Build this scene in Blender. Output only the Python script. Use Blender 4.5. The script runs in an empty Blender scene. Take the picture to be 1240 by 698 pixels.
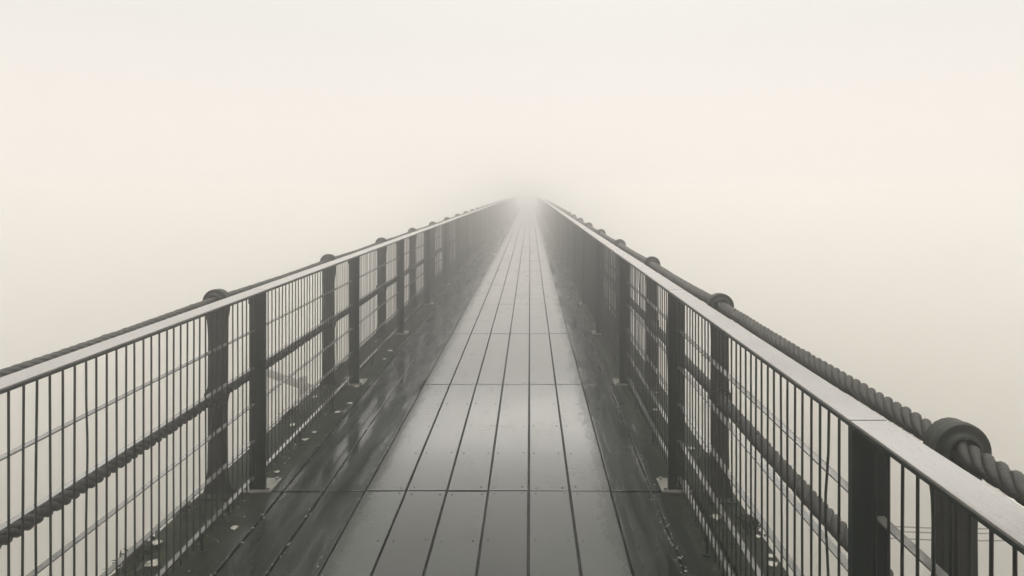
import bpy, math, random
import numpy as np
from math import sin, cos, pi, radians as R

random.seed(7)
rng = np.random.default_rng(7)
S = bpy.context.scene
COL = S.collection

# ------------------------------------------------------------------ camera
EYE = 1.64                       # metres above the boards
cam_data = bpy.data.cameras.new('camera')
cam = bpy.data.objects.new('camera', cam_data)
COL.objects.link(cam)
cam.location = (0, 0, EYE)
cam.rotation_euler = (R(90), 0, 0)
cam_data.sensor_width = 36
cam_data.lens = 36 * 746 / 1240
cam_data.shift_x = -22 / 1240
cam_data.shift_y = -117.5 / 1240
cam_data.clip_start = 0.02
cam_data.clip_end = 3000
S.camera = cam

# ------------------------------------------------------------------ world
SUN_EL, SUN_AZ = 48, 8           # pale sun high up, ahead and a little right, far above the fog
FOG_DENSITY = 0.048
FOG_ANISO = 0.87
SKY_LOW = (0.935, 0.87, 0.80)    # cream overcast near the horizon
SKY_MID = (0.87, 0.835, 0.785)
SKY_GLOW = (2.5, 2.4, 2.26)      # unseen bright band all round the sky, added for the wet boards to reflect
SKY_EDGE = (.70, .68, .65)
SKY_GREY = (.13, .135, .125)  # unseen dark band added above the glow, so the near boards reflect little
SKY_HIGH = (7.8, 7.55, 7.15)    # overcast is brightest overhead; raised further to light the fog
W = bpy.data.worlds.new('World')
S.world = W
W.use_nodes = True
nt = W.node_tree
nt.nodes.clear()
out = nt.nodes.new('ShaderNodeOutputWorld')
bg = nt.nodes.new('ShaderNodeBackground')
bg.inputs['Strength'].default_value = 0.1
sky = nt.nodes.new('ShaderNodeTexSky')
sky.sky_type = 'NISHITA'
sky.sun_disc = False
sky.sun_elevation = R(SUN_EL)
sky.sun_rotation = R(SUN_AZ)
sky.dust_density = 6
hsv = nt.nodes.new('ShaderNodeHueSaturation')
hsv.inputs['Saturation'].default_value = 0.0
tc = nt.nodes.new('ShaderNodeTexCoord')
sep = nt.nodes.new('ShaderNodeSeparateXYZ')
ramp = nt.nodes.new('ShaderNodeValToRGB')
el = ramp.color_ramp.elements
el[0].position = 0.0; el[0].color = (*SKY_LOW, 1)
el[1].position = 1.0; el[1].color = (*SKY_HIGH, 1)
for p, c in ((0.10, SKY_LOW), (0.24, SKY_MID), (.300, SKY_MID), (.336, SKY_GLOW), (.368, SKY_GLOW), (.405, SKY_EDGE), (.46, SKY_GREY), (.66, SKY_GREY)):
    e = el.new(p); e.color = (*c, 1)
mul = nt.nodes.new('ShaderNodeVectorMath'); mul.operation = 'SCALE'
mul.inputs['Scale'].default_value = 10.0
mix = nt.nodes.new('ShaderNodeMix'); mix.data_type = 'RGBA'
mix.inputs[0].default_value = 0.97          # cloud cover in front of the clear sky
L = nt.links.new
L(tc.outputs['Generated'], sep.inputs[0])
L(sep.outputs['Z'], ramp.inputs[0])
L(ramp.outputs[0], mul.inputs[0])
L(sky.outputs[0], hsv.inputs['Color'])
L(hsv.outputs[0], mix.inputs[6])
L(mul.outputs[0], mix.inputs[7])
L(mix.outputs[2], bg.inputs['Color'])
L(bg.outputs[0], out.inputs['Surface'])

sun_d = bpy.data.lights.new('sun', 'SUN')
sun_d.energy = 0.5
sun_d.angle = R(60)
sun_d.color = (1, 0.96, 0.88)
sun = bpy.data.objects.new('sun', sun_d)
COL.objects.link(sun)
sun.rotation_euler = (R(-(90 - SUN_EL)), 0, R(-SUN_AZ))

S.view_settings.view_transform = 'Standard'
S.view_settings.look = 'None'
S.view_settings.gamma = 1
S.view_settings.exposure = 0.0
S.cycles.use_denoising = True
S.cycles.max_bounces = 24
S.cycles.volume_bounces = 16
S.cycles.diffuse_bounces = 3
S.cycles.glossy_bounces = 3

# ------------------------------------------------------------------ helpers
class MB:
    """collects shapes; build() links them as one mesh object"""
    def __init__(s):
        s.v, s.f, s.m, s.n = [], [], [], 0
    def add(s, verts, faces, mat=0):
        s.v.append(np.asarray(verts, float).reshape(-1, 3))
        s.f.extend([tuple(i + s.n for i in f) for f in faces])
        s.m.extend([mat] * len(faces))
        s.n += len(s.v[-1])
    def box(s, x0, x1, y0, y1, z0, z1, mat=0, ch=0.0):
        if ch <= 0:
            v = [(x, y, z) for z in (z0, z1) for y in (y0, y1) for x in (x0, x1)]
            s.add(v, [(0, 2, 3, 1), (4, 5, 7, 6), (0, 1, 5, 4), (2, 6, 7, 3), (0, 4, 6, 2), (1, 3, 7, 5)], mat)
        else:                                        # top edges chamfered
            def ring(z, c):
                return [(x0 + c, y0 + c, z), (x1 - c, y0 + c, z), (x1 - c, y1 - c, z), (x0 + c, y1 - c, z)]
            v = ring(z0, 0) + ring(z1 - ch, 0) + ring(z1 - ch * .3, ch * .3) + ring(z1, ch)
            f = [(3, 2, 1, 0), (12, 13, 14, 15)]
            for k in range(3):
                for i in range(4):
                    j = (i + 1) % 4
                    f.append((k * 4 + i, k * 4 + j, k * 4 + 4 + j, k * 4 + 4 + i))
            s.add(v, f, mat)
    def tube(s, pts, r, n=6, mat=0, caps=True):
        pts = np.asarray(pts, float)
        m = len(pts)
        r = np.broadcast_to(np.asarray(r, float), (m,))
        t = np.gradient(pts, axis=0)
        t /= np.linalg.norm(t, axis=1)[:, None]
        up = np.array((0, 0, 1.0)) if abs(t[0][2]) < .9 else np.array((1.0, 0, 0))
        a = np.cross(t, up); a /= np.linalg.norm(a, axis=1)[:, None]
        b = np.cross(a, t)
        an = np.arange(n) * 2 * pi / n
        v = pts[:, None, :] + r[:, None, None] * (np.cos(an)[None, :, None] * a[:, None, :] + np.sin(an)[None, :, None] * b[:, None, :])
        f = []
        for i in range(m - 1):
            for k in range(n):
                k2 = (k + 1) % n
                f.append((i * n + k, i * n + k2, (i + 1) * n + k2, (i + 1) * n + k))
        if caps:
            f.append(tuple(range(n - 1, -1, -1))); f.append(tuple((m - 1) * n + k for k in range(n)))
        s.add(v.reshape(-1, 3), f, mat)
    def lathe_y(s, prof, n=36, c=(0, 0, 0), mat=0):
        """closed profile of (y, r) turned about the y axis"""
        an = np.arange(n) * 2 * pi / n
        P = np.array(prof, float); m = len(P)
        v = np.zeros((m, n, 3))
        v[:, :, 0] = c[0] + P[:, 1:2] * np.cos(an)
        v[:, :, 1] = c[1] + P[:, 0:1]
        v[:, :, 2] = c[2] + P[:, 1:2] * np.sin(an)
        f = []
        for i in range(m):
            i2 = (i + 1) % m
            for k in range(n):
                k2 = (k + 1) % n
                f.append((i * n + k, i2 * n + k, i2 * n + k2, i * n + k2))
        s.add(v.reshape(-1, 3), f, mat)
    def mesh(s, name, mats, smooth=False):
        me = bpy.data.meshes.new(name)
        v = np.concatenate(s.v)
        me.from_pydata(v.tolist(), [], s.f)
        for m in (mats if isinstance(mats, (list, tuple)) else [mats]):
            me.materials.append(m)
        me.polygons.foreach_set('material_index', s.m)
        if smooth:
            me.polygons.foreach_set('use_smooth', [True] * len(s.f))
        me.update()
        return me
    def build(s, name, mats, parent=None, smooth=False, loc=(0, 0, 0)):
        o = bpy.data.objects.new(name, s.mesh(name, mats, smooth))
        COL.objects.link(o)
        o.location = loc
        o.parent = parent
        return o

def sharp(o, deg=35):
    o.data.polygons.foreach_set('use_smooth', [True] * len(o.data.polygons))
    try:
        o.data.set_sharp_from_angle(angle=R(deg))
    except Exception:
        pass
    return o

def place(name, me, parent=None, loc=(0, 0, 0), rot=(0, 0, 0), scale=(1, 1, 1)):
    o = bpy.data.objects.new(name, me)
    COL.objects.link(o)
    o.parent = parent; o.location = loc; o.rotation_euler = rot; o.scale = scale
    return o

def tag(o, label=None, cat=None, group=None, kind=None):
    if label: o['label'] = label
    if cat: o['category'] = cat
    if group: o['group'] = group
    if kind: o['kind'] = kind
    return o

def empty(name, loc=(0, 0, 0)):
    o = bpy.data.objects.new(name, None)
    o.empty_display_size = .1
    COL.objects.link(o); o.location = loc
    return o

def copy_tree(o, loc):
    c = o.copy(); COL.objects.link(c); c.location = loc
    for ch in o.children:
        d = ch.copy(); COL.objects.link(d); d.parent = c
        for g in ch.children:
            e = g.copy(); COL.objects.link(e); e.parent = d
    return c

# ------------------------------------------------------------------ materials
class Mat:
    def __init__(s, name):
        s.m = bpy.data.materials.new(name); s.m.use_nodes = True
        s.t = s.m.node_tree
        s.b = s.t.nodes['Principled BSDF']
        s.o = s.t.nodes['Material Output']
        s.tc = s.t.nodes.new('ShaderNodeTexCoord').outputs['Object']
    def node(s, kind, **kw):
        n = s.t.nodes.new(kind)
        for k, v in kw.items(): setattr(n, k, v)
        return n
    def link(s, a, b): s.t.links.new(a, b)
    def mapped(s, scale, src=None, loc=(0, 0, 0)):
        n = s.node('ShaderNodeMapping'); n.inputs['Scale'].default_value = scale; n.inputs['Location'].default_value = loc
        s.link(src or s.tc, n.inputs['Vector']); return n.outputs[0]
    def noise(s, scale=5, detail=6, rough=.55, vec=None, dist=0):
        n = s.node('ShaderNodeTexNoise'); n.inputs['Scale'].default_value = scale
        n.inputs['Detail'].default_value = detail; n.inputs['Roughness'].default_value = rough
        n.inputs['Distortion'].default_value = dist
        s.link(vec or s.tc, n.inputs['Vector']); return n.outputs['Fac']
    def ramp(s, src, stops):
        n = s.node('ShaderNodeValToRGB'); e = n.color_ramp.elements
        e[0].position, e[1].position = stops[0][0], stops[-1][0]
        for p, c in stops[1:-1]: e.new(p)
        for q, (p, c) in zip(sorted(e, key=lambda q: q.position), stops):
            q.color = (*c, 1) if isinstance(c, tuple) else (c, c, c, 1)
        s.link(src, n.inputs[0]); return n.outputs[0]
    def math(s, op, a, b=None, clamp=False):
        n = s.node('ShaderNodeMath', operation=op); n.use_clamp = clamp
        for i, x in enumerate((a, b)):
            if x is None: continue
            if isinstance(x, (int, float)): n.inputs[i].default_value = x
            else: s.link(x, n.inputs[i])
        return n.outputs[0]
    def mix(s, fac, a, b):
        n = s.node('ShaderNodeMix', data_type='RGBA')
        for i, x in ((0, fac), (6, a), (7, b)):
            if isinstance(x, (int, float)): n.inputs[i].default_value = x if i == 0 else (x, x, x, 1)
            elif isinstance(x, tuple): n.inputs[i].default_value = (*x, 1)
            else: s.link(x, n.inputs[i])
        return n.outputs[2]
    def maprange(s, src, a, b, c, d):
        n = s.node('ShaderNodeMapRange'); n.interpolation_type = 'SMOOTHSTEP'
        for i, x in zip((1, 2, 3, 4), (a, b, c, d)): n.inputs[i].default_value = x
        s.link(src, n.inputs[0]); return n.outputs[0]
    def bump(s, h, strength, dist, prev=None):
        n = s.node('ShaderNodeBump'); n.inputs['Strength'].default_value = strength; n.inputs['Distance'].default_value = dist
        s.link(h, n.inputs['Height'])
        if prev: s.link(prev, n.inputs['Normal'])
        return n.outputs[0]
    def set(s, **kw):
        names = dict(color='Base Color', rough='Roughness', metal='Metallic', ior='IOR', normal='Normal', spec='Specular IOR Level')
        for k, x in kw.items():
            i = s.b.inputs[names[k]]
            if isinstance(x, (int, float)): i.default_value = x
            elif isinstance(x, tuple): i.default_value = (*x, 1)
            else: s.link(x, i)
        return s.m

def mat_paint():
    """dark green paint on wet steel"""
    m = Mat('dark_green_paint')
    n1 = m.noise(9, 8, .65)
    streak = m.noise(1, 5, .6, m.mapped((60, 60, 2.5)))
    c = m.mix(m.ramp(n1, [(.3, 0.0), (.75, 1.0)]), (.002, .0072, .0060), (.005, .0130, .0110))
    c = m.mix(m.ramp(streak, [(.52, 0.0), (.75, .6)]), c, (.015, .019, .016))
    r = m.ramp(streak, [(.3, .35), (.7, .6)])
    return m.set(color=c, rough=r, spec=.16, normal=m.bump(m.noise(140, 4, .6), .25, .001))

def mat_wire():
    m = Mat('mesh_steel')
    n1 = m.noise(30, 5, .6)
    c = m.mix(n1, (.003, .007, .006), (.008, .013, .011))
    return m.set(color=c, rough=.45, spec=.2, normal=m.bump(m.noise(200, 3), .2, .0006))

def mat_flat():
    m = Mat('mesh_flat_bar')
    n1 = m.noise(25, 6, .65)
    c = m.mix(m.ramp(n1, [(.35, 0.0), (.7, 1.0)]), (.05, .053, .046), (.12, .118, .105))
    m.b.inputs['Coat Weight'].default_value = .9; m.b.inputs['Coat Roughness'].default_value = .1
    return m.set(color=c, rough=m.ramp(n1, [(.3, .22), (.7, .5)]), normal=m.bump(m.noise(160, 4), .25, .0008))

def mat_cap():
    """pale weathered hand rail cap with fine lengthwise grain and damp specks"""
    m = Mat('weathered_rail')
    grain = m.noise(1, 8, .7, m.mapped((90, 9, 90)))
    blot = m.noise(4.5, 6, .6)
    speck = m.noise(1, 5, .75, m.mapped((120, 26, 100)))
    c = m.mix(m.ramp(blot, [(.3, 0.0), (.7, 1.0)]), (.062, .060, .054), (.115, .110, .099))
    c = m.mix(m.ramp(grain, [(.5, 0.0), (.72, .55)]), c, (.06, .058, .05))
    c = m.mix(m.ramp(speck, [(.58, 0.0), (.68, .55)]), c, (.035, .034, .029))
    r = m.math('ADD', m.ramp(blot, [(.35, .13), (.65, .24)]), m.ramp(speck, [(.55, 0.0), (.68, .2)]))
    m.b.inputs['Coat Weight'].default_value = .85; m.b.inputs['Coat Roughness'].default_value = .12
    return m.set(color=c, rough=r, ior=1.65, normal=m.bump(grain, .35, .0015, m.bump(speck, .3, .001)))

def mat_iron():
    m = Mat('cast_iron')
    n1 = m.noise(14, 8, .65)
    rust = m.noise(5, 6, .7, dist=.4)
    c = m.mix(n1, (.005, .008, .0065), (.020, .022, .018))
    c = m.mix(m.ramp(rust, [(.52, 0.0), (.7, .7)]), c, (.022, .020, .015))
    return m.set(color=c, rough=m.ramp(n1, [(.3, .38), (.7, .65)]), spec=.18, normal=m.bump(m.noise(60, 6, .65), .35, .002))

def mat_rope():
    m = Mat('old_rope')
    fib = m.noise(1, 6, .7, m.mapped((260, 60, 260)))
    blot = m.noise(6, 6, .6)
    c = m.mix(m.ramp(fib, [(.3, 0.0), (.7, 1.0)]), (.004, .0042, .0034), (.026, .025, .020))
    c = m.mix(m.ramp(blot, [(.45, 0.0), (.75, .6)]), c, (.020, .022, .016))
    return m.set(color=c, rough=m.ramp(blot, [(.3, .38), (.7, .7)]), spec=.3, normal=m.bump(fib, .8, .003, m.bump(m.noise(1, 5, .7, m.mapped((70, 40, 70))), .5, .004)))

def mat_planks():
    """the six middle boards: smooth, grey green, wet all over"""
    m = Mat('wet_middle_boards')
    geo = m.node('ShaderNodeNewGeometry')
    rnd = geo.outputs['Random Per Island']
    sx = m.node('ShaderNodeSeparateXYZ'); m.link(m.tc, sx.inputs[0])
    off = m.math('MULTIPLY', rnd, 37.0)
    comb = m.node('ShaderNodeCombineXYZ'); m.link(off, comb.inputs[0]); m.link(off, comb.inputs[1])
    va = m.node('ShaderNodeVectorMath', operation='ADD'); m.link(m.tc, va.inputs[0]); m.link(comb.outputs[0], va.inputs[1])
    v = va.outputs[0]
    cross = m.noise(1, 5, .6, m.mapped((5, 110, 1), v))            # fine lines across the boards
    cross2 = m.noise(1, 4, .6, m.mapped((2.2, 26, 1), v))
    blot = m.noise(2.2, 7, .62, m.tc)
    grime = m.noise(1, 9, .72, m.mapped((13, 5, 1)), dist=.8)
    # grime trodden in from both margins, with its own ragged outline
    edge_r = m.maprange(sx.outputs['X'], .27, .47, 0, 1)
    edge_l = m.maprange(sx.outputs['X'], -.74, -.93, 0, 1)
    edge = m.math('MAXIMUM', edge_r, edge_l)
    g = m.math('ADD', m.math('MULTIPLY', edge, .27), m.math('ADD', m.math('MULTIPLY', grime, .6), m.math('MULTIPLY', m.noise(1, 8, .75, m.mapped((110, 45, 1))), .4)))
    dirt = m.ramp(g, [(.60, 0.0), (.70, .35), (.86, 1.0)])
    c = m.mix(m.ramp(blot, [(.3, 0.0), (.7, 1.0)]), (.005, .008, .006), (.012, .014, .0105))
    tone = m.node('ShaderNodeMapRange'); m.link(rnd, tone.inputs[0]); tone.inputs[3].default_value = .55; tone.inputs[4].default_value = 1.6
    vm = m.node('ShaderNodeVectorMath', operation='SCALE'); m.link(c, vm.inputs[0]); m.link(tone.outputs[0], vm.inputs['Scale'])
    scuff = m.ramp(m.noise(1, 6, .8, m.mapped((38, 16, 1), v)), [(.68, 0.0), (.74, .8)])
    c = m.mix(scuff, vm.outputs[0], (.003, .003, .0025))
    dirt = m.math('MAXIMUM', dirt, m.math('MULTIPLY', scuff, .7))
    c = m.mix(m.math('MULTIPLY', dirt, .85), c, (.006, .0075, .006))
    r = m.math('ADD', m.ramp(blot, [(.3, .09), (.7, .17)]), m.ramp(cross, [(.42, 0.0), (.62, .08)]))
    dry = m.ramp(m.noise(1, 7, .65, m.mapped((6, 1.6, 1), v)), [(.45, 0.0), (.70, .07)])
    r = m.math('ADD', m.math('ADD', r, dry), m.math('MULTIPLY', rnd, .05))
    rr = m.node('ShaderNodeMix', data_type='FLOAT'); m.link(dirt, rr.inputs[0]); m.link(r, rr.inputs[2]); rr.inputs[3].default_value = .5
    nb = m.bump(cross, .42, .0009, m.bump(cross2, .22, .0018))
    nb = m.bump(grime, .12, .002, nb)
    m.b.inputs['Coat IOR'].default_value = 1.4          # the film of rain water on top
    m.b.inputs['Coat Roughness'].default_value = .10
    m.link(m.math('SUBTRACT', 1.0, m.math('MULTIPLY', dirt, .8), True), m.b.inputs['Coat Weight'])
    return m.set(color=c, rough=rr.outputs[0], ior=1.45, normal=nb)

def mat_side():
    """outer boards: black with algae, puddled, rough where dry"""
    m = Mat('dark_side_boards')
    geo = m.node('ShaderNodeNewGeometry'); rnd = geo.outputs['Random Per Island']
    grain = m.noise(1, 7, .68, m.mapped((42, 3.2, 1)))
    pud = m.noise(1, 6, .6, m.mapped((7.5, 1.1, 1)), dist=.35)
    sx = m.node('ShaderNodeSeparateXYZ'); m.link(m.tc, sx.inputs[0])
    out_l = m.maprange(sx.outputs['X'], -1.28, -1.50, 0, 1)
    out_r = m.maprange(sx.outputs['X'], .66, .84, 0, 1)
    outer = m.math('MAXIMUM', out_l, out_r)                        # moss grows under and outside the rails
    wet = m.math('SUBTRACT', m.ramp(pud, [(.36, 0.0), (.58, 1.0)]), m.math('MULTIPLY', outer, 1.0), True)
    moss = m.noise(16, 8, .7)
    lichen = m.ramp(m.noise(7, 7, .7), [(.66, 0.0), (.73, .7)])
    c = m.mix(grain, (.0025, .0045, .0036), (.007, .0095, .0078))
    c = m.mix(m.math('MULTIPLY', outer, m.ramp(moss, [(.4, 0.0), (.65, 1.0)])), c, (.020, .026, .013))
    c = m.mix(m.math('MULTIPLY', outer, lichen), c, (.14, .145, .115))
    r = m.node('ShaderNodeMix', data_type='FLOAT'); m.link(wet, r.inputs[0]); r.inputs[2].default_value = .55; r.inputs[3].default_value = .17
    dry = m.math('SUBTRACT', 1.0, wet)
    h = m.math('MULTIPLY', m.math('ADD', grain, m.math('MULTIPLY', moss, .8)), dry)
    nb = m.bump(h, .45, .0028)
    m.b.inputs['Coat IOR'].default_value = 1.36         # standing rain water
    m.b.inputs['Coat Roughness'].default_value = .07
    m.link(m.ramp(wet, [(.25, 0.0), (.75, 1.0)]), m.b.inputs['Coat Weight'])
    m.link(m.bump(m.noise(1, 3, .5, m.mapped((9, 2.5, 1))), .06, .004), m.b.inputs['Coat Normal'])
    sp = m.node('ShaderNodeMix', data_type='FLOAT'); m.link(wet, sp.inputs[0]); sp.inputs[2].default_value = .06; sp.inputs[3].default_value = .5
    return m.set(color=c, rough=r.outputs[0], normal=nb, ior=1.42, spec=sp.outputs[0])

def simple(name, c1, c2, rough, scale=8, bump=.3, dist=.003):
    m = Mat(name)
    n1 = m.noise(scale, 7, .65)
    return m.set(color=m.mix(m.ramp(n1, [(.3, 0.0), (.7, 1.0)]), c1, c2), rough=rough, normal=m.bump(m.noise(scale * 4, 5, .6), bump, dist))

def mat_water():
    m = Mat('still_water')
    a = m.noise(1, 4, .5, m.mapped((.22, 1.1, 1)))
    b = m.noise(1, 5, .55, m.mapped((1.2, 5.0, 1)))
    nb = m.bump(a, .25, .06, m.bump(b, .25, .02))
    return m.set(color=(.10, .097, .08), rough=.12, ior=1.33, normal=nb)

PAINT, WIRE, FLAT, CAP, IRON, ROPE = mat_paint(), mat_wire(), mat_flat(), mat_cap(), mat_iron(), mat_rope()
PLANK, SIDE, WATER = mat_planks(), mat_side(), mat_water()
NAIL = simple('rusty_nail', (.010, .010, .008), (.03, .025, .018), .5, 60)
BEAM = simple('tarred_beam', (.012, .013, .011), (.03, .03, .025), .6, 6)
ZINC = simple('galvanised_plate', (.07, .07, .06), (.19, .185, .16), .34, 18, .25, .001)
LEAF = simple('pale_wet_leaf', (.13, .125, .10), (.34, .33, .285), .4, 40, .4, .001)
MOSS = simple('dark_moss', (.010, .015, .007), (.03, .04, .016), .8, 30)
WHITE = simple('pale_boards', (.28, .275, .25), (.42, .41, .38), .5, 5)
LOGM = simple('waterlogged_timber', (.02, .02, .016), (.05, .046, .036), .5, 5)

# ------------------------------------------------------------------ setting
U = 1.845                        # one bay
Y0 = 1.8216 * U                  # first joint of the boards seen whole
BW = 0.2234                      # width of a board
NB0, NB1 = -4, 34                # bays built
WATER_Z = -18.0

water = MB()
water.add([(-300, -300, 0), (300, -300, 0), (300, 300, 0), (-300, 300, 0)], [(0, 1, 2, 3)])
tag(water.build('water', WATER, loc=(0, 0, WATER_Z)), kind='structure')

def boards(cols, lift, mat, name, nails):
    mb = MB()
    wide = {k: random.choice((.7, .9, 1.0)) for k in range(NB0, NB1 + 1)}
    for k in range(NB0, NB1):
        y0 = Y0 + k * U
        for c in cols:
            x0 = -0.9007 + c * BW
            g = random.uniform(.0045, .0070)
            dz = random.uniform(-.0016, .0016) + lift
            a = y0 + (random.uniform(.006, .010) if random.random() < wide[k] else random.uniform(.0008, .002))
            b = y0 + U - (random.uniform(.005, .009) if random.random() < wide[k + 1] else random.uniform(.0008, .002))
            mb.box(x0 + g, x0 + BW - g, a, b, -.045, dz, 0, .003)
            v = mb.v[-1]                             # every board lies a little differently
            lift_x, lift_y, skew = random.gauss(0, .0035), random.gauss(0, .0008), random.gauss(0, .0006)
            v[:, 2] += lift_x * (v[:, 0] - x0 - BW / 2) + lift_y * (v[:, 1] - y0 - U / 2)
            v[:, 0] += skew * (v[:, 1] - y0 - U / 2)
            if nails and y0 < 12 and y0 > -1:
                for q in range(5):
                    yy = y0 + .035 + q * (U - .07) / 4
                    for s_ in (.035, BW - .035):
                        if random.random() < .12: continue
                        xx = x0 + s_ + random.uniform(-.006, .006); yq = yy + random.uniform(-.008, .008)
                        r_ = random.uniform(.0045, .007)
                        ring = [(xx + r_ * cos(t * pi / 4), yq + r_ * sin(t * pi / 4), dz + .0012) for t in range(8)]
                        low = [(x, y, dz - .004) for x, y, z in ring]
                        mb.add(ring + low, [tuple(range(8))] + [(t, t + 8, (t + 1) % 8 + 8, (t + 1) % 8) for t in range(8)], 1)
    return tag(mb.build(name, [mat, NAIL]), kind='structure')

boards(range(0, 6), .006, PLANK, 'boardwalk', True)
boards([-4, -3, -2, -1, 6, 7, 8], 0.0, SIDE, 'boardwalk_margin', False)

sub = MB()
YA, YB = Y0 + NB0 * U, Y0 + NB1 * U
sub.box(-1.77, 1.085, YA, YB, -.075, -.047)                # dark sheet added under the boards so their gaps look dark
for x in (-1.70, -.34, 1.02):                              # bridge girders
    sub.box(x - .10, x + .10, YA, YB, -.10, -.0755)
    sub.box(x - .012, x + .012, YA, YB, -.45, -.10)
    sub.box(x - .10, x + .10, YA, YB, -.475, -.45)
for k in range(NB0 + 1, NB1, 6):                            # trestles down into the water
    y = Y0 + k * U + .4
    for x in (-1.5, .82):
        sub.tube([(x, y, -.48), (x * 1.02, y, WATER_Z - .8)], .13, 12)
    sub.box(-1.75, 1.07, y - .12, y + .12, -.62, -.476)
tag(sub.build('bridge_girders', BEAM), kind='structure')

# ------------------------------------------------------------------ railings
H_RAIL = 1.10

def panel_mesh(bends):
    """welded panel: upright wires on the walkway side of five flat bars"""
    mb = MB()
    n = 36
    for i in range(n):
        y = .030 + i * (U - .060) / (n - 1)
        x = random.uniform(-.0008, .0008)
        if i in bends:
            dy, dx, zc = bends[i]
            zs = [.045, zc - .22, zc - .12, zc - .03, zc, zc + .05, zc + .16, 1.083]
            w = [0, .05, .45, .95, 1, .9, .2, 0]
            pts = [(x + dx * q, y + dy * q, z) for z, q in zip(zs, w)]
        else:
            t = random.gauss(0, .0022); t2 = random.gauss(0, .0015)
            pts = [(x, y + t2, .045), (x + random.gauss(0, .001), y + t, random.uniform(.4, .7)), (x, y - t2, 1.083)]
        mb.tube(pts, .0034, 6, 0, False)
    for z in (.08, .28, .48, .68, .88):
        mb.box(.0045, .0285, .014, U - .014, z - .0024, z + .0024, 1)
    return mb

panels = [panel_mesh({}).mesh('mesh_panel', [WIRE, FLAT]),
          panel_mesh({10: (.012, .004, .76), 27: (-.006, .003, .5)}).mesh('mesh_panel', [WIRE, FLAT]),
          panel_mesh({3: (.012, -.004, .78), 22: (.007, .006, .86)}).mesh('mesh_panel', [WIRE, FLAT])]

def post_mb():
    mb = MB()
    mb.box(-.043, .043, -.010, .010, .010, H_RAIL - .0165)
    mb.box(-.034, .034, .0105, .0225, .012, H_RAIL - .0165)          # stiffening web behind the flat
    mb.box(-.046, .046, -.014, -.0105, H_RAIL - .075, H_RAIL - .018)  # clip under the rail
    return mb
post_me = post_mb().mesh('post', PAINT)
pl = MB()
pl.box(-.08, .08, -.03, .13, .0005, .011, 0, .002)
for sx in (-.06, .06):
    for sy in (-.012, .112):
        pl.tube([(sx, sy, .010), (sx, sy, .022)], .009, 6)
plate_me = pl.mesh('base_plate', ZINC)

def foot_mb():
    mb = MB()
    mb.tube([(0, 0, .004), (0, 0, .085)], .006, 8)
    mb.tube([(0, 0, .0005), (0, 0, .006)], .02, 12)
    return mb
foot_me = foot_mb().mesh('foot', PAINT)

def railing(side, xc, ys, label):
    """ys: where the posts stand; side +1 has the open air to its right"""
    root = tag(empty('bridge_railing', (xc, 0, 0)), label, 'railing', 'railings along the footbridge')
    for i, y in enumerate(ys):
        p = place('post', post_me, root, (0, y, 0), (0, 0, 0), (side, 1, 1))
        place('base_plate', plate_me, p)
    for i in range(len(ys) - 1):
        a, b = ys[i], ys[i + 1]
        s = (b - a) / U
        me = panels[(1 if side < 0 else 2)] if i in (2, 3) else panels[0] if i % 3 else panels[1]
        place('mesh_panel', me, root, (0, a, 0), (0, 0, 0), (side, s, 1))
        for q in (1 / 3, .69):
            place('foot', foot_me, root, (0, a + (b - a) * q, 0))
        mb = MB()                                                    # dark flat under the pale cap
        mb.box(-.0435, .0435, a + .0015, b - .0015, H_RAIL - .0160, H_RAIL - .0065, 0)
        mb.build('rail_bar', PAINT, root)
        mb = MB()
        j = random.uniform(.0015, .004)
        mb.box(-.0445, .0445, a + j, b - .0015, H_RAIL - .0063, H_RAIL + random.uniform(-.0008, .0008), 0, .0015)
        mb.build('rail_cap', CAP, root)
    return root

ysl = [Y0 + .010 + k * U for k in range(-3, NB1 + 1)]
ysr = [Y0 + .010 + k * U for k in range(-3, NB1 + 1)]
ysr = [y - .075 if i < 3 else y for i, y in enumerate(ysr)]
railing(-1, -1.490, ysl, 'dark green mesh railing with pale top rail on the left side of the footbridge')
railing(1, .797, ysr, 'dark green mesh railing with pale top rail on the right side of the footbridge')

# ------------------------------------------------------------------ cable posts and cables
Z_RIGHT, Z_LEFT, Z_LOW = 1.028, 1.043, .535
XL, XR = -1.692, 1.012

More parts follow.
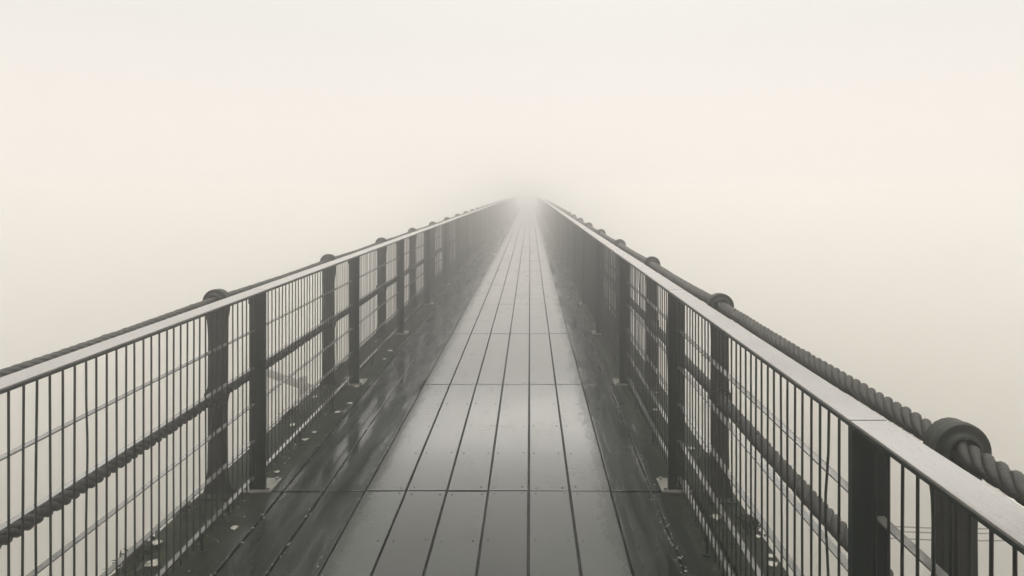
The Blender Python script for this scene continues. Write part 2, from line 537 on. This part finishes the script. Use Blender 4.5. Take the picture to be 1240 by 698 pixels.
def cable_post(Z_UP):
    root = empty('cable_post')
    mb = MB()
    prof = [(.011, .070), (.03, .066), (.07, .054), (.14, .047), (.30, .044), (.48, .045), (.535, .056), (.59, .045), (.84, .043), (.90, .045), (.95, .051), (.985, .058)]
    outl = [(w, z) for z, w in prof]
    outl += [(.0635 * cos(t), Z_UP + .002 + .0635 * sin(t)) for t in np.linspace(-.2, pi / 2, 7)]
    full = outl + [(-x, z) for x, z in reversed(outl[:-1])]
    n = len(full)
    for_d = [(-.022, .90), (-.018, 1.0), (.018, 1.0), (.022, .90)]
    v = []
    for y, sc in for_d:
        for x, z in full:
            v.append((x - (0.004 * np.sign(x) if sc < 1 else 0), y, z if sc == 1 else z - (.003 if z > 1 else 0)))
    f = [tuple(range(n)), tuple(range(4 * n - 1, 3 * n - 1, -1))]
    for k in range(3):
        for i in range(n):
            j = (i + 1) % n
            f.append((k * n + i, (k + 1) * n + i, (k + 1) * n + j, k * n + j))
    mb.add(v, f)
    # raised rib down the face, wet streaks come from the material
    mb.box(-.012, .012, -.028, -.0225, .10, .46)
    mb.box(-.012, .012, -.028, -.0225, .62, .93)
    sharp(mb.build('post', IRON, root), 30)
    def grommet(z, k, name):
        g = MB()
        prof_ = [(-.034, .0325), (-.040, .0355), (-.040, .040), (-.036, .0435), (-.030, .0475), (-.029, .056), (-.032, .0625), (-.031, .0665), (-.026, .0685),
                 (-.014, .0685), (-.008, .0665), (-.005, .060), (.006, .054), (.026, .048), (.030, .042), (.030, .0325)]
        g.lathe_y([(y, .0325 + (r - .0325) * k) for y, r in prof_], 40, (0, 0, z))
        sharp(g.build(name, IRON, root), 50)
    grommet(Z_UP, 1.0, 'ring')
    grommet(Z_LOW, .78, 'ring')
    b = MB()
    b.box(-.075, .075, -.07, .07, .0005, .0115, 0, .002)
    for sx in (-.055, .055):
        for sy in (-.05, .05):
            b.tube([(sx, sy, .011), (sx, sy, .02)], .008, 6)
    b.build('base_plate', IRON, root)
    return root

ORD = ['first', 'second', 'third', 'fourth', 'fifth', 'sixth', 'seventh', 'eighth', 'ninth', 'tenth']
NPOST = 22
for side, x, ys0, first in (('left', XL, 3.335, -1), ('right', XR, 3.290, -1)):
    proto = cable_post(Z_LEFT if side == 'left' else Z_RIGHT); used = False
    for i, k in enumerate(range(first, NPOST)):
        y = ys0 + k * U if k >= 0 else 1.470
        o = copy_tree(proto, (x, y, 0)) if used else proto
        o.location = (x, y, 0); used = True
        if i < 8:
            lab = f'dark iron cable post outside the {side} railing, {ORD[i]} along it from the near end'
        else:
            lab = f'fog-bleached iron cable post far along the outside of the {side} railing'
        tag(o, lab, 'post', 'iron posts carrying the cables')
def rope(name, x, z, r, label, yph):
    ns, lay = 4, .17
    rs = r * .42; rc = r - rs
    ya, yb, ymid = -3.4, 3.335 + (NPOST - 1) * U + .4, 15.0
    y = np.concatenate([np.arange(ya, ymid, lay / 16), np.arange(ymid, yb, lay / 7)])
    w = ((y - yph) / U) % 1.0
    zz = z - .006 * np.sin(pi * w) ** 2
    V, F, n0 = [], [], 0
    nr = 9
    an = np.arange(nr) * 2 * pi / nr
    for s_ in range(ns):
        ph = -2 * pi * y / lay + s_ * 2 * pi / ns
        cx = x + rc * np.cos(ph); cz = zz + rc * np.sin(ph)
        k = 2 * pi * rc / lay
        t = np.stack([k * np.sin(ph), np.ones_like(y), -k * np.cos(ph)], 1)
        t /= np.linalg.norm(t, axis=1)[:, None]
        e = np.stack([np.cos(ph), np.zeros_like(y), np.sin(ph)], 1)
        b = np.cross(t, e)
        rough_ = np.convolve(rng.normal(0, 1, len(y) + 6), np.ones(7) / 7, 'valid')
        rr = rs * (1 + .04 * np.sin(y * 61 + s_) + .09 * rough_)
        v = np.stack([cx, y, cz], 1)[:, None, :] + rr[:, None, None] * (np.cos(an)[None, :, None] * e[:, None, :] + np.sin(an)[None, :, None] * b[:, None, :])
        m = len(y)
        V.append(v.reshape(-1, 3))
        i = np.arange(m - 1)[:, None] * nr; kk = np.arange(nr)[None, :]; k2 = (kk + 1) % nr
        F.append((np.stack([i + kk, i + k2, i + nr + k2, i + nr + kk], 2).reshape(-1, 4) + n0))
        n0 += m * nr
    me = bpy.data.meshes.new(name)
    me.from_pydata(np.concatenate(V).tolist(), [], np.concatenate(F).tolist())
    me.polygons.foreach_set('use_smooth', [True] * len(me.polygons))
    me.materials.append(ROPE); me.update()
    return tag(place(name, me), label, 'cable', 'thick ropes strung between the iron posts')

rope('rope_cable', XR, Z_RIGHT, .0295, 'thick twisted rope running through the tops of the right iron posts', 3.29)
rope('rope_cable', XR, Z_LOW, .032, 'thick twisted rope at knee height behind the right mesh railing', 3.29)
rope('rope_cable', XL, Z_LEFT, .0295, 'thick twisted rope running through the tops of the left iron posts', 3.335)
rope('rope_cable', XL, Z_LOW, .032, 'thick twisted rope at knee height behind the left mesh railing', 3.335)

# ------------------------------------------------------------------ leaves, moss, grit
def leaf_mesh(seed):
    r = random.Random(seed)
    mb = MB()
    n = 9
    top, v = [], []
    curl = r.uniform(.1, .35)
    for i in range(n):
        t = i / (n - 1)
        w = .42 * sin(pi * t ** .8) * (1 + r.uniform(-.12, .12)) + .01
        zc = .16 * sin(pi * t) * curl + .05 * r.random()
        for s_, q in ((-1, .30), (-.5, .1), (0, 0), (.5, .1), (1, .30)):
            v.append((s_ * w, t - .5, zc * .5 + abs(s_) * curl * .28 + .02))
    f = [(i * 5 + k, i * 5 + k + 1, i * 5 + 6 + k, i * 5 + 5 + k) for i in range(n - 1) for k in range(4)]
    mb.add(v, f)
    low = np.array(v) - (0, 0, .02)
    mb.add(low, [tuple(reversed(q)) for q in f])
    b = [i * 5 for i in range(n)] + [i * 5 + 4 for i in reversed(range(n))]
    m = n * 5
    mb.f += [(b[i], b[i] + m, b[(i + 1) % len(b)] + m, b[(i + 1) % len(b)]) for i in range(len(b))]
    mb.m += [0] * len(b)
    mb.tube([(0, -.5, .03), (.02, -.72, .05)], .012, 5)
    return mb.mesh('fallen_leaf', LEAF, True)
leaf_meshes = [leaf_mesh(i) for i in range(5)]

# (across, along, size, label) on the boards; shared labels lie in one group
LEAVES = [
    (-1.730, 2.85, .075, 'pale curled leaf on the ledge outside the left railing, by the nearest moss clump'),
    (-1.655, 2.70, .085, 'broad pale leaf on the ledge just outside the bottom of the left railing'),
    (-1.745, 3.17, .060, 'pale leaf on the ledge beside the first left iron post'),
    (-1.435, 2.99, .055, 'pale leaf on the dark boards between left railing and wet walkway, nearest of them'),
    (-1.475, 3.59, .045, 'small pale leaf beside the base plate of the first left railing post'),
    (-1.475, 4.04, .060, 'pale leaf lying under the left mesh past the first railing post'),
    (-1.465, 4.18, .050, 'pale leaf under the left mesh beside another, halfway to the second railing post'),
    (-1.420, 4.55, .060, 'pale leaf on the dark boards short of the second left railing post'),
    (.930, 3.085, .075, 'bright pale leaf on the ledge outside the right railing near the first whole iron post'),
    (1.065, 2.70, .065, 'pale leaf at the very edge of the ledge outside the right railing, nearest'),
    (1.080, 2.76, .045, 'small pale leaf at the edge of the right ledge next to a larger one'),
    (1.080, 2.92, .040, 'small pale leaf on the right ledge beside the dark moss'),
    (1.020, 3.90, .065, 'pale leaf on the right ledge past the first whole iron post'),
]
for i, (x, y, s, lab) in enumerate(LEAVES):
    o = place('fallen_leaf', leaf_meshes[i % 5], None, (x, y, .001), (0, 0, random.uniform(0, 6.28)), (s * .8, s * .8, s * random.uniform(.9, 1.5)))
    tag(o, lab, 'leaf', 'fallen leaves on the boards')
far = [(-1.66, 4.3), (-1.71, 4.9), (-1.60, 5.4), (-1.45, 5.15), (-1.39, 4.75), (-1.43, 6.3), (-1.68, 6.7), (-1.42, 6.0), (.93, 4.6), (1.03, 5.0), (.86, 5.6)]
for i, (x, y) in enumerate(far):
    s = random.uniform(.04, .065)
    o = place('fallen_leaf', leaf_meshes[(i + 2) % 5], None, (x, y, .001), (0, 0, random.uniform(0, 6.28)), (s, s, s))
    tag(o, 'small pale leaf fallen by the railings farther along the footbridge', 'leaf', 'small leaves farther along the boards')

def moss_mesh(seed):
    r = random.Random(seed)
    mb = MB()
    for _ in range(240):
        a = r.uniform(0, 6.28); d = min(.75, abs(r.gauss(0, .38)))
        x, y = d * cos(a) * .5, d * sin(a)
        h = max(.05, .34 - .22 * d) * r.uniform(.5, 1.25)
        t = r.uniform(0, 6.28); w = r.uniform(.025, .055)
        lx, ly = r.gauss(0, .12), r.gauss(0, .12)
        mb.add([(x - w * cos(t), y - w * sin(t), 0), (x + w * cos(t), y + w * sin(t), 0),
                (x + lx * .5 + w * .8 * cos(t), y + ly * .5 + w * .8 * sin(t), h * .6), (x + lx, y + ly, h),
                (x + lx * .5 - w * .8 * cos(t), y + ly * .5 - w * .8 * sin(t), h * .6)], [(0, 1, 2, 3, 4)])
    return mb.mesh('moss_tuft', MOSS)
moss_meshes = [moss_mesh(i) for i in range(3)]
MOSSES = [(-1.755, 2.76, .20, 'dark moss tuft at the edge of the left ledge, nearest the viewer'),
          (-1.765, 3.17, .13, 'dark moss tuft on the left ledge against the first iron post'),
          (-1.750, 4.52, .20, 'dark moss tuft on the left ledge short of the second iron post'),
          (-1.740, 5.75, .18, 'dark moss tuft on the left ledge past the second iron post'),
          (1.085, 3.02, .15, 'dark moss tuft at the edge of the right ledge below the lower rope'),
          (1.080, 3.72, .16, 'dark moss tuft on the right ledge past the first whole iron post')]
for i, (x, y, s, lab) in enumerate(MOSSES):
    tag(place('moss_tuft', moss_meshes[i % 3], None, (x, y, .0), (0, 0, 0), (s, s, s * .6)), lab, 'moss', 'moss tufts on the ledges')

grit = MB()                       # leaf crumbs and grit caught in the seams and by the walkway edges
for _ in range(900):
    x0 = random.choice([-1.124, -1.347, .663, -.905, -1.50, .85, .663, -1.571])
    x = x0 + random.gauss(0, .010 if x0 in (-1.124, -1.347, .663) else .035)
    y = random.uniform(1.6, 9)
    if random.random() < .5: y = 2.2 + (y - 2.2) * .6
    s = random.uniform(.0018, .0048)
    t = random.uniform(0, 6.28)
    q = [(x + s * k * cos(t + a), y + s * k * sin(t + a), .0035) for a, k in ((0, 1.6), (1.6, .8), (3.1, 1.4), (4.7, .7))]
    grit.add(q + [(x, y, .0035 + s)], [(0, 1, 4), (1, 2, 4), (2, 3, 4), (3, 0, 4), (3, 2, 1, 0)])
tag(grit.build('leaf_crumbs', LEAF), 'pale leaf crumbs and grit caught in the board seams', 'debris', kind='stuff')

# ------------------------------------------------------------------ beside the bridge
jet = tag(empty('landing_stage', (8.4, 9.45, -4.2)), 'pale boarded landing stage below the bridge, showing under the right upper rope', 'landing stage')
d = MB()
for k in range(5):
    d.box(0, 9.0, -.07 + k * .34, -.07 + k * .34 + .32, .30, .36, 0, .01)
d.build('deck_boards', WHITE, jet)
d = MB()
d.box(0.1, 8.9, .05, .25, .02, .297); d.box(0.1, 8.9, 1.1, 1.3, .02, .297)
d.build('bearer', BEAM, jet)
for x, y in ((.8, .15), (8.0, .15), (.8, 1.2), (8.0, 1.2), (-2.74, .95)):
    d = MB()
    top = .02 if x > 0 else .35
    d.tube([(x, y, WATER_Z + 4.2 - 1.0), (x, y, top)], .12, 12)
    d.build('pile', BEAM, jet)
for z in (.00, .12, .20):
    d = MB()
    d.tube([(-2.74 + t * 2.84, .95 - t * .1, z - .03 * sin(pi * t)) for t in np.linspace(0, 1, 15)], .011, 6)
    d.build('wire', BEAM, jet)

fen = tag(empty('timber_fender', (-6.4, 14.2, -2.6)), 'dark fog-veiled timber fender beam standing off the bridge, seen through the left mesh', 'fender')
p0, p1 = np.array((.35, .1, 0)), np.array((1.55, -.75, -.05))
d = MB()
d.tube([p0 + (p1 - p0) * t for t in np.linspace(-.35, 1.1, 9)], .085, 12)
sharp(d.build('beam', LOGM, fen))
for t in (-.1, .95):
    q = p0 + (p1 - p0) * t
    d = MB()
    d.tube([(q[0] - .12, q[1] + .14, WATER_Z + 2.6 - 1.0), (q[0] - .12, q[1] + .14, .12)], .08, 12)
    sharp(d.build('pile', LOGM, fen))

# ------------------------------------------------------------------ fog
hz = MB()
hz.box(-320, 320, -320, 320, WATER_Z - 2.0, 2.25)
hm = bpy.data.materials.new('fog'); hm.use_nodes = True
t = hm.node_tree; t.nodes.clear()
o_ = t.nodes.new('ShaderNodeOutputMaterial'); pv = t.nodes.new('ShaderNodeVolumePrincipled')
pv.inputs['Color'].default_value = (.991, .985, .976, 1)
pv.inputs['Density'].default_value = FOG_DENSITY
pv.inputs['Anisotropy'].default_value = FOG_ANISO
t.links.new(pv.outputs[0], o_.inputs['Volume'])
tag(hz.build('haze', hm), kind='stuff')
